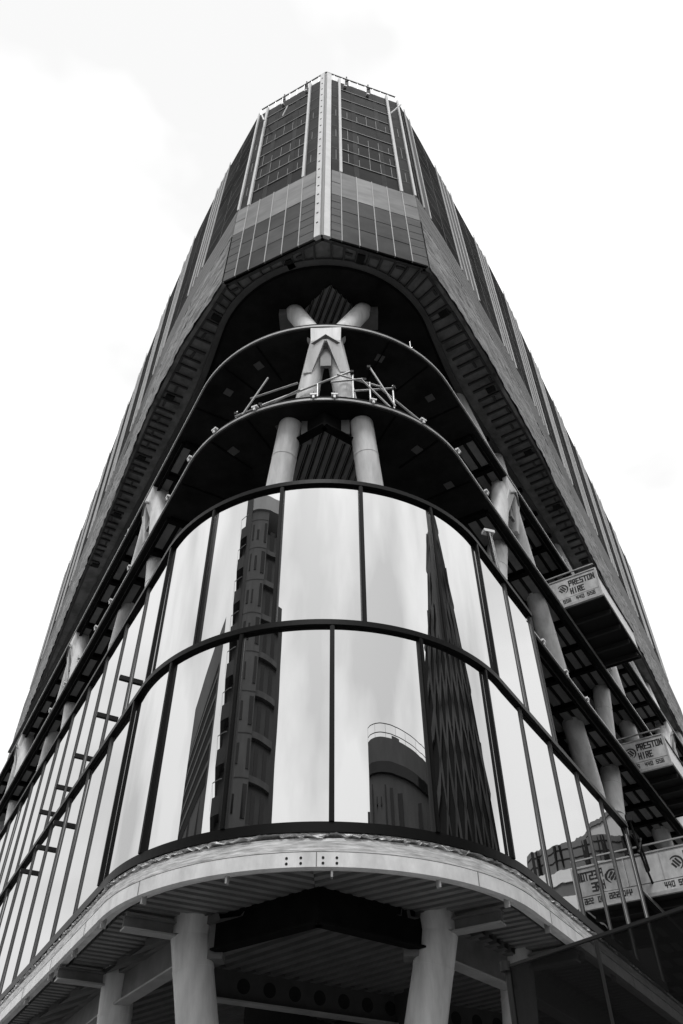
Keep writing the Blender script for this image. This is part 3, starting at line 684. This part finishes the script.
for i, s in enumerate((-0.19, 0.39, 1.48)): clamp(s, S2 + 0.06, 'pale clamp below the crossed scaffold tubes, %s of three' % ['leftmost', 'middle one', 'rightmost'][i])
for i, s in enumerate((3.09, 4.7, 6.7)): clamp(s, S2 + 0.06, 'pale clamp on the open floor edge, %s to the right of the scaffold' % ORD[i])
for i, s in enumerate((9.5, 11.4, 13.3)): clamp(s, 14.02, 'pale clamp on the floor edge beyond the upper glass, %s from its end' % ORD[i])

# brackets on the left mullions
BR = [(-6.69, 11.42), (-8.63, 11.35), (-10.48, 11.05), (-12.4, 10.95), (-14.3, 10.95), (-11.2, 9.42), (-13.15, 9.45), (-15.1, 9.42)]
BL = ['upper row, nearest the nose', 'upper row, second from the nose', 'upper row, third from the nose', 'upper row, fourth from the nose', 'upper row, fifth from the nose', 'lower row, nearest the nose', 'lower row, second from the nose', 'lower row, third from the nose']
for (s, z), lb in zip(BR, BL):
    row = upp if z > Z1 else low; s = min(row, key=lambda q: abs(q - s)); o = P3(s, 0.15, z); n3 = Vector((NL.x, NL.y, 0)); t3 = Vector((DL.x, DL.y, 0))
    o = P3(s, 0.17, z); r = thing('mullion_bracket', 'dark bracket on the left glass side, ' + lb, 'bracket', tuple(o), 'dark brackets across the left mullions')
    MB().obox(o + n3 * .0, t3 * .05, n3 * .125, (0, 0, .06)).build('bar', DARKM, r)
    MB().obox(o + n3 * .13, t3 * .03, n3 * .003, (0, 0, .03)).build('plate', FRAME2, r)

# bundle of thin props standing on the glass head right of the nose
o = P3(6.75, -0.02, Z2 + 0.10)
pb = thing('prop_bundle', 'bundle of thin steel props with a pale cap standing on the upper glass rail', 'props', tuple(o))
for i, (du, dd) in enumerate(((-.14, 0), (-.05, .05), (.05, -.03), (.14, .04))):
    MB().tube(P3(6.75 + du, dd - .1, Z2 + 0.10), P3(6.55 + du * .8, dd - .1, Z2 + 1.75), 0.022, n=8).build('prop', GALV if i % 2 else DARKM, pb)
MB().obox(P3(6.54, -0.1, Z2 + 1.80), (.16, .05, 0), (-.03, .09, 0), (0, 0, .05)).build('cap', WHITE, pb)
MB().obox(P3(6.76, -0.1, Z2 + 0.17), (.2, .05, 0), (-.03, .1, 0), (0, 0, .06)).build('foot', GALV, pb)

# ------------------------------------------------------------------ loading platforms (local axes: x outwards from the facade, y along it, z up)
GLYPH = {'P': [(0, 0, 0, 2), (0, 2, 1, 2), (1, 2, 1, 1), (1, 1, 0, 1)], 'R': [(0, 0, 0, 2), (0, 2, 1, 2), (1, 2, 1, 1), (1, 1, 0, 1), (.45, 1, 1, 0)],
         'E': [(0, 0, 0, 2), (0, 2, 1, 2), (0, 1, .8, 1), (0, 0, 1, 0)], 'S': [(1, 2, 0, 2), (0, 2, 0, 1), (0, 1, 1, 1), (1, 1, 1, 0), (1, 0, 0, 0)],
         'T': [(-.1, 2, 1.1, 2), (.5, 2, .5, 0)], 'O': [(0, 0, 0, 2), (0, 2, 1, 2), (1, 2, 1, 0), (1, 0, 0, 0)], 'N': [(0, 0, 0, 2), (0, 2, 1, 0), (1, 0, 1, 2)],
         'H': [(0, 0, 0, 2), (1, 0, 1, 2), (0, 1, 1, 1)], 'I': [(.5, 0, .5, 2)], '4': [(0, 2, 0, .8), (0, .8, 1, .8), (.8, 2, .8, 0)],
         '0': [(0, 0, 0, 2), (0, 2, 1, 2), (1, 2, 1, 0), (1, 0, 0, 0)], '5': [(1, 2, 0, 2), (0, 2, 0, 1.05), (0, 1.05, 1, 1.05), (1, 1.05, 1, 0), (1, 0, 0, 0)],
         '6': [(1, 2, 0, 2), (0, 2, 0, 0), (0, 0, 1, 0), (1, 0, 1, 1.05), (1, 1.05, 0, 1.05)], ' ': []}
def text_mesh(txt, hgt, name, parent, loc, mt, wt, width):      # painted block capitals
    adv = width / len(txt); gw = adv * 0.60; m = MB(); k = 0
    for i, ch in enumerate(txt):
        x0 = loc[0] + adv * i + wt / 2
        for (xa, za, xb, zb) in GLYPH[ch]:
            p, q = Vector((x0 + xa * gw, loc[1], loc[2] + wt / 2 + za * (hgt - wt) / 2)), Vector((x0 + xb * gw, loc[1], loc[2] + wt / 2 + zb * (hgt - wt) / 2))
            d = (q - p).normalized() * wt / 2; k += 1; e = Vector((0, -0.0012 * (k % 4), 0)); m.bar(p - d + e, q + d + e, 0.006, wt, up=(0, 1, 0)) if False else m.obox((p + q) / 2 + e, (q - p) / 2 + d, Vector((0, 0.003, 0)), Vector((-d.z, 0, d.x)))
    return m.build(name, mt, parent)
PLABEL = ['pale loading platform highest on the right side under the tower edge', 'pale loading platform lower and farther along the right side', 'pale loading platform lowest at the right edge, mirrored in the glass']
def rootat(o, s, d, z):
    p = plan(s, d); o.location = (p.x, p.y, z + EYE)
    o.rotation_euler = (0, 0, math.atan2(NR.y, NR.x))
pf = thing('loading_platform', PLABEL[2], 'platform', (0, 0, 0), 'loading platforms projecting from the right side')
SIGN = mat('sign_board', 0.47, 0.6, var=0.28, scale=3.5, stretch=(1, 1, 0.5), bump=0.05, detail=9)
X0, X1, YL, PH = -2.6, 2.0, 4.55, 1.12
mm = MB(); mm.box(X0, X1 - .02, 0.06, YL, 0.10, 0.16); dk = mm.build('deck', DARKM, pf)
mm = MB()
for y in (0.10, 1.2, 2.3, 3.4, 4.42): mm.box(X0, X1 - .06, y - .05, y + .05, -0.08, 0.095)
mm.build('cross_joist', mat('joist_dark', 0.05, 0.7, spec=0.1), dk)
mm = MB(); mm.box(X0, X1, -0.02, 0.04, 0.30, PH); sb = mm.build('sign_panel', SIGN, pf)
mm = MB(); mm.box(X0, X1, -0.05, 0.05, -0.10, 0.0); mm.box(X0, X1, -0.05, 0.05, PH + .003, PH + .05); mm.box(X1 + .002, X1 + .06, -0.05, 0.05, -0.1, PH + .05); mm.box(0.26, 0.29, -0.035, -0.021, 0.30, PH); mm.box(X0, X1, -.03, .03, PH + .24, PH + .28); mm.build('frame', GALV, pf)
mm = MB(); mm.box(X0, X1, -0.03, 0.03, 0.004, 0.27); st = mm.build('number_strip', SIGN, pf)
mm = MB(); mm.box(X1 - .05, X1, 0.08, YL, 0.165, PH - .05); mm.build('gate', WHITE, pf)
mm = MB(); mm.box(X1 + .002, X1 + .06, 0.06, YL, -0.1, 0.06); mm.box(X0, X1, YL + .002, YL + .06, -0.1, 0.06); mm.box(X1 + .002, X1 + .045, 0.06, YL, PH - .03, PH + .03); mm.build('side_rail', DARKM, pf)
mm = MB(); mm.box(X0, X1 - .1, YL - .06, YL, 0.165, PH - .1); mm.build('back_panel', SIGN, pf)
text_mesh('PRESTON', 0.27, 'lettering', sb, (0.97, -0.023, 0.73), INK, 0.048, 0.99)
text_mesh('HIRE', 0.27, 'lettering', sb, (0.97, -0.023, 0.38), INK, 0.048, 0.54)
for x_ in (0.22, 1.12):
    text_mesh('440', 0.17, 'lettering', st, (x_, -0.033, 0.06), INK, 0.03, 0.31); text_mesh('556', 0.17, 'lettering', st, (x_ + 0.41, -0.033, 0.06), INK, 0.03, 0.31)
lg = MB(); c = Vector((0.72, -0.024, 0.70))
for k in range(18):
    a0, a1 = math.radians(-70 + 12 * k), math.radians(-70 + 12 * (k + 1)); w_ = 0.025 + 0.035 * math.sin(math.pi * (k + .5) / 18)
    q = [c + Vector((math.cos(a), 0, math.sin(a))) * r for a, r in ((a0, 0.21 - w_), (a1, 0.21 - w_), (a1, 0.21), (a0, 0.21))]
    lg.hexa(q + [p + Vector((0, .0035, 0)) for p in q])
for off, hl in ((-0.105, 0.09), (-0.02, 0.125), (0.065, 0.11)):
    e1, e2 = Vector((0.6, 0, -0.8)), Vector((0.8, 0, 0.6)); q = [c + e2 * off + e1 * hl * i + e2 * 0.03 * j for i, j in ((-1, -1), (1, -1), (1, 1), (-1, 1))]
    lg.hexa(q + [p + Vector((0, .0035, 0)) for p in q])
lg.build('emblem', INK, sb)
plats = [pf]
def copy_tree(o, parent=None):
    c = o.copy(); COL.objects.link(c); ORG[c] = ORG[o]
    if parent is not None: c.parent = parent; c.matrix_parent_inverse = o.matrix_parent_inverse.copy()
    for ch in list(o.children): copy_tree(ch, c)
    return c
p1 = copy_tree(pf); p1['label'] = PLABEL[0]; p2 = copy_tree(pf); p2['label'] = PLABEL[1]
rootat(pf, 15.35, 0.25, 8.62); rootat(p1, 13.45, -0.62, 18.02); rootat(p2, 19.15, -0.9, 14.12)

# short stanchions on the upper open floor's edge
for i, (s_, lb) in enumerate(((3.0, 'short thin post on the top open floor edge, nearest right of the nose'), (15.6, 'short thin post on the top open floor edge above the highest platform'), (-13.0, 'short thin post on the top open floor edge on the left side'))):
    o_ = P3(s_, -0.06, S3 + 0.05); r_ = thing('edge_post', lb, 'post', tuple(o_), 'thin posts on the top open floor edge')
    MB().tube(o_, o_ + Vector((0, 0, .42)), .022, n=8).build('shaft', GALV, r_); MB().obox(o_ + Vector((0, 0, .02)), (.06, 0, 0), (0, .06, 0), (0, 0, .015)).build('base_plate', GALV, r_)
# folded rail at the glass end
fg = thing('folded_gate', 'black folded lattice rail on the floor edge beside the last lower glass pane', 'gate', tuple(P3(14.6, .05, 9.2)))
for a, b in (((14.35, 10.5), (15.0, 9.1)), ((14.5, 9.5), (15.3, 10.2)), ((14.3, 10.0), (15.6, 8.6)), ((15.0, 10.1), (15.5, 8.9))): MB().tube(P3(a[0], .14, a[1]), P3(b[0], .14, b[1]), 0.035, n=8).build('bar', DARKM, fg)
MB().obox(P3(14.35, .14, 10.5), (.09, 0, 0), (0, .05, 0), (0, 0, .09)).build('hinge', DARKM, fg)

# ------------------------------------------------------------------ dark tinted street canopy at the lower right
TINT = bpy.data.materials.new('smoked_mesh'); TINT.use_nodes = True; t = TINT.node_tree; t.nodes.clear()
_o = nd(t, 'ShaderNodeOutputMaterial'); _m = nd(t, 'ShaderNodeMixShader'); _m.inputs[0].default_value = 0.68
_a = nd(t, 'ShaderNodeBsdfTransparent'); _a.inputs['Color'].default_value = (0.85, 0.85, 0.85, 1)
_p = nd(t, 'ShaderNodeBsdfPrincipled'); _p.inputs['Base Color'].default_value = (0.006, 0.006, 0.006, 1); _p.inputs['Roughness'].default_value = 0.6; _p.inputs['Specular IOR Level'].default_value = 0.04
t.links.new(_a.outputs[0], _m.inputs[1]); t.links.new(_p.outputs[0], _m.inputs[2]); t.links.new(_m.outputs[0], _o.inputs[0])
ca, cb = Vector((1.47, 8.10)), Vector((3.30, 5.72))
cn = thing('street_canopy', 'dark smoked screen of a street canopy at the lower right corner', 'canopy', (ca.x, ca.y, GZ))
cd = (cb - ca).normalized(); cnn = Vector((-cd.y, cd.x))
mm = MB(); mm.bar((ca.x, ca.y, 1.76), (cb.x, cb.y, 1.76), 0.012, 0.80); mm.build('screen', TINT, cn)
mm = MB(); mm.bar((ca.x, ca.y, 2.18), (cb.x, cb.y, 2.18), 0.03, 0.025); mm.build('top_rail', DARKM, cn)
mm = MB(); mm.bar((ca.x, ca.y, 1.34), (cb.x, cb.y, 1.34), 0.04, 0.03); mm.build('bottom_rail', DARKM, cn)
mm = MB(); mm.tube((ca.x, ca.y, GZ), (ca.x, ca.y, 2.14), 0.03, n=12); mm.build('post', DARKM, cn)
mm = MB(); mm.tube((cb.x, cb.y, GZ), (cb.x, cb.y, 2.14), 0.03, n=12); mm.build('post', DARKM, cn)
mm = MB(); mm.tube((ca.x - .02, ca.y, 2.14), (ca.x - .02, ca.y, 2.22), 0.05, n=10); mm.build('cap', DARKM, cn)
q0, q1 = ca + cnn * -1.2, cb + cnn * -1.2
mm = MB()
for i in range(1, 4):
    p = ca + (cb - ca) * i / 4; mm.tube((p.x, p.y - .006, 1.40), (p.x, p.y - .006, 1.415), 0.01)
mm.build('fixing', GALV, cn)
for i in (1, 2): p = ca + (cb - ca) * i / 3; mm = MB(); mm.box(p.x - .012, p.x + .012, p.y - .03, p.y - .012, 1.36, 2.15); mm.build('frame_bar', DARKM, cn)

# ------------------------------------------------------------------ the city the glass mirrors (stands behind and beside the viewpoint)
BR_W = mat('apartment_wall', 0.13, 0.8, var=0.2, scale=0.4); BR_D = mat('apartment_dark', 0.035, 0.5, var=0.4, scale=0.3); BR_M = mat('apartment_mid', 0.10, 0.7, var=0.3, scale=0.5)
PANE = mat('far_window', 0.012, 0.1, spec=0.3); PALE = mat('pale_render', 0.45, 0.8, var=0.1, scale=0.3)
at_ = thing('apartment_tower', 'tall dark apartment tower with balconies up one corner, mirrored in the nose glass', 'building', (-24, -14, GZ))
GP = Vector((-1.8, 14.1)); da = Vector((math.sin(math.radians(-43)), -math.cos(math.radians(-43)))); ra = Vector((-da.y, da.x)); ra = ra if ra.x > 0 else -ra
gb = GP + da * 37
def tb(m, u0, u1, v0, v1, z0, z1, mi=0):                 # u to the right in the mirror, v away from the glass
    q = lambda u, v, z: (gb.x + ra.x * u + da.x * v, gb.y + ra.y * u + da.y * v, z)
    return m.hexa([q(u0, v0, z0), q(u1, v0, z0), q(u1, v1, z0), q(u0, v1, z0), q(u0, v0, z1), q(u1, v0, z1), q(u1, v1, z1), q(u0, v1, z1)], mi)
TOPB = 50.0
tb(MB(), -8.0, 3.0, 0, 14, GZ, TOPB).build('wall', BR_W, at_)
tb(MB(), -8.6, -5.6, -0.6, 12, GZ + 3, TOPB + 2).build('stair_core', BR_D, at_)
tb(MB(), 3.003, 11.5, 1.2, 14, GZ, TOPB - 1.6).build('glazed_side', BR_D, at_)
tb(MB(), -5.5, 9.6, -0.2, 13, TOPB + 0.003, TOPB + 1.7).build('roof', PALE, at_)
tb(MB(), 11.503, 14.2, 4, 15, GZ, 43.5).build('side_wing', BR_D, at_)
k = 0; z = 1.5
while z < 47:
    tb(MB(), 3.1, 11.4, 0.75, 1.19, z, z + 0.5).build('balcony_band', BR_M, at_)
    for u in (4.6, 8.2): tb(MB(), u, u + 1.5, 0.95, 1.19, z + .52, z + 2.9).build('window', PANE, at_)
    tb(MB(), 0.9 + 0.5 * (k % 2), 2.6, -0.07, -0.001, z + .5, z + 2.8).build('window', PANE, at_)
    for u in (-4.6, -2.2): tb(MB(), u, u + random.choice((0.7, 0.9, 1.2)), -0.06, -0.001, z + .8, z + random.uniform(1.9, 2.7)).build('window', PANE, at_)
    tb(MB(), -5.5, 3.0, -0.03, -0.001, z + 3.2, z + 3.27).build('panel_joint', BR_D, at_)
    if k % 2 == 0: tb(MB(), -3.4, -3.25, -0.04, -0.001, z, z + 3.2).build('wall_joint', BR_M, at_)
    bl = MB(); tb(bl, -10.2, -7.2, -1.9, 4, z, z + 0.35); tb(bl, -10.2, -7.2, -1.9, -1.8, z + .35, z + 1.25); tb(bl, -10.2, -10.1, -1.79, 4, z + .35, z + 1.25); bl = bl.build('balcony', BR_D, at_)
    rl = MB(); tb(rl, -10.6, -10.55, -2.1, 4, z + 2.2, z + 2.26); tb(rl, -10.6, -7.2, -2.1, -2.05, z + 2.2, z + 2.26); tb(rl, -10.6, -10.55, -2.1, -2.05, z + .4, z + 2.2); rl.build('railing', TRAN, bl)
    z += 3.4; k += 1
ob = thing('office_block', 'slanting-roofed grey office block, mirrored left of the apartment tower', 'building', (-49, -3.5, GZ))
d0 = Vector((math.sin(math.radians(-69.5)), -math.cos(math.radians(-69.5)))); r0 = Vector((-d0.y, d0.x))
if r0.y < 0: r0 = -r0
ctrA = Vector((-2.7, 14.3)) + d0 * 50
def rb(m, u0, u1, v0, v1, z0a, z0b, z1a, z1b, mi=0):      # u across the view, v away; heights vary along u
    def q(u, v, z): p = ctrA + r0 * u + d0 * v; return (p.x, p.y, z)
    m.hexa([q(u0, v0, z0a), q(u1, v0, z0b), q(u1, v1, z0b), q(u0, v1, z0a), q(u0, v0, z1a), q(u1, v0, z1b), q(u1, v1, z1b), q(u0, v1, z1a)], mi)
m = MB(); rb(m, -6.2, 6.8, 0, 16, GZ, GZ, 48.5, 38.0); m.build('wall', mat('office_wall', 0.20, 0.6, var=0.15, scale=0.2), ob)
m = MB(); rb(m, -5.2, 6.8, -.15, -.01, 31, 25, 43, 33); m.build('glazed_front', PANE, ob)
for k in range(5):
    m = MB(); rb(m, -5.2, 6.8, -.4, -.16, 32.5 + 2.2 * k, 26.3 + 1.5 * k, 33 + 2.2 * k, 26.7 + 1.5 * k); m.build('sunshade', TRAN, ob)
for u in (-3.4, 1.0): 
    m = MB(); rb(m, u, u + 1.3, -.2, -.01, GZ, GZ, 30, 26); m.build('recess', PANE, ob)
db = thing('round_building', 'dark round-fronted building with a roof rail, mirrored low in the nose glass', 'building', (30, -22, GZ)); DRm = mat('drum_wall', 0.11, 0.7, var=0.2, scale=0.3)
GD = Vector((0.7, 14.0))
def dpt(azd, r): return GD + Vector((math.sin(math.radians(azd)), -math.cos(math.radians(azd)))) * r
OUT = [(23.6, 44.6), (25, 44.2), (28, 43.9), (31, 43.8), (34, 43.9), (37, 44.1), (40, 44.5), (43, 44.9), (46, 45.4), (49, 46.0), (52, 46.8), (55, 47.8), (57.5, 49.5)]
def dpoly(k): return [tuple(dpt(a, r + k)) for a, r in OUT] + [tuple(dpt(57.5, 72)), tuple(dpt(23.6, 72))]
MB().prism(dpoly(0), GZ, 28.6).build('wall', DRm, db)
MB().prism(dpoly(-0.35), 28.603, 29.5).build('cornice', PANE, db)
MB().prism(dpoly(0), 29.503, 31.6).build('parapet', DRm, db)
pr = [tuple(dpt(37.5, 45.5)), tuple(dpt(42, 46.2)), tuple(dpt(42, 55)), tuple(dpt(37.5, 55))]; MB().prism(pr, 31.603, 32.6).build('plant_room', DRm, db)
for az0, az1, z0, z1 in ((25, 25.6, 14, 27.6), (27.4, 28.0, 26.0, 26.6), (29.8, 30.4, 26.0, 26.6), (32.2, 33.0, 14, 27.6), (35.0, 36.8, 4, 27.4), (39.4, 42.4, 4, 27.2), (51, 53, 4, 27)):
    r = 43.75 + max(0, (az0 - 34) * 0.13); MB().prism([tuple(dpt(az0, r - .2)), tuple(dpt(az1, r - .2)), tuple(dpt(az1, r + 1.2)), tuple(dpt(az0, r + 1.2))], z0, z1).build('window', PANE, db)
MB().prism([tuple(dpt(22.4, 46)), tuple(dpt(23.55, 46)), tuple(dpt(23.55, 52)), tuple(dpt(22.4, 52))], GZ, 26.5).build('side_strip', BR_D, db)
for z in (32.2, 33.0):
    m = MB()
    for (a0, r0_), (a1, r1_) in zip(OUT, OUT[1:]):
        p, q = dpt(a0, r0_ + .4), dpt(a1, r1_ + .4); m.tube((p.x, p.y, z), (q.x, q.y, z), 0.04, n=6)
    m.build('roof_rail', DARKM, db)
for a0, r0_ in OUT[::2]: p = dpt(a0, r0_ + .4); MB().tube((p.x, p.y, 31.6), (p.x, p.y, 33.0), 0.05, n=6).build('rail_post', DARKM, db)
# tapering lattice tower
et = thing('tapered_tower', 'dark tapering tower with a chevron lattice, mirrored right of the nose', 'building', (36.7, 8, GZ))
ed = Vector((math.sin(math.radians(79)), -math.cos(math.radians(79)))); er = Vector((-ed.y, ed.x)); ec = Vector((2.3, 14.7)) + ed * 35
def ep(u, v, z): p = ec + er * u + ed * v; return Vector((p.x, p.y, z))
HT, HB = 49.5, 26.0
def hw(z): return 1.6 + (HB - 1.6) * (1 - (z - GZ) / (HT - GZ)) ** 0.9
zs = [GZ + (HT - GZ) * i / 14 for i in range(15)]
m = MB()
for z0, z1 in zip(zs, zs[1:]):
    a, b = hw(z0), hw(z1)
    m.hexa([ep(-a, 0, z0), ep(a, 0, z0), ep(a, 14, z0), ep(-a, 14, z0), ep(-b, 0, z1), ep(b, 0, z1), ep(b, 14, z1), ep(-b, 14, z1)])
m.build('wall', mat('lattice_dark', 0.010, 0.5, spec=0.2), et)
m = MB()
for i, (z0, z1) in enumerate(zip(zs, zs[1:])):
    for k in range(-8, 9):
        a0, a1 = hw(z0) * k / 8, hw(z1) * (k + (1 if (k + i) % 2 == 0 else -1)) / 8
        if abs(a1) <= hw(z1) + .01: m.bar(ep(a0, -.25, z0), ep(a1, -.25, z1), random.uniform(0.5, 1.0), 0.35, up=tuple(Vector((ed.x, ed.y, 0))))
m.build('lattice', mat('lattice_bar', 0.10, 0.6, spec=0.2, var=0.85, scale=0.12), et)
# rounded block far down the street on the right
cb_ = thing('curved_block', 'rounded block with two white bands, mirrored in the right glass', 'building', (47, 55, GZ))
vc = Vector((-9.17, 5.64)); az = math.radians(133.8); cc_ = vc + Vector((math.sin(az), -math.cos(az))) * 78; CBW = mat('curved_wall', 0.13, 0.5, var=0.15, scale=0.2)
m = MB(); m.tube((cc_.x, cc_.y, GZ), (cc_.x, cc_.y, 28.2), 6.9, n=48); m.build('wall', CBW, cb_)
for z0, z1 in ((25.0, 26.0), (22.8, 23.9)): 
    m = MB(); m.tube((cc_.x, cc_.y, z0), (cc_.x, cc_.y, z1), 7.05, n=48); m.build('band', WHITE, cb_)
m = MB()
for z in (26.8, 27.6): m.tube((cc_.x, cc_.y, z), (cc_.x, cc_.y, z + .12), 6.93, n=48)
m.build('floor_line', DARKM, cb_)
for i in range(20):
    a = 2 * math.pi * i / 20; p = cc_ + Vector((math.cos(a), math.sin(a))) * 6.9; m = MB(); m.box(p.x - .12, p.x + .12, p.y - .12, p.y + .12, 26.1, 28.1); m.build('window_bar', DARKM, cb_)
b2 = thing('pale_block', 'pale plain block standing behind the rounded block in the right glass', 'building', (62, 68, GZ))
q = vc + Vector((math.sin(math.radians(136)), -math.cos(math.radians(136)))) * 100
m = MB(); m.box(q.x - 5, q.x + 6, q.y - 4, q.y + 8, GZ, 39.5); m.build('wall', PALE, b2)
m = MB(); m.box(q.x - 5.2, q.x + 6.2, q.y - 4.2, q.y + 8.2, 39.503, 40.0); m.build('roof', CBW, b2)
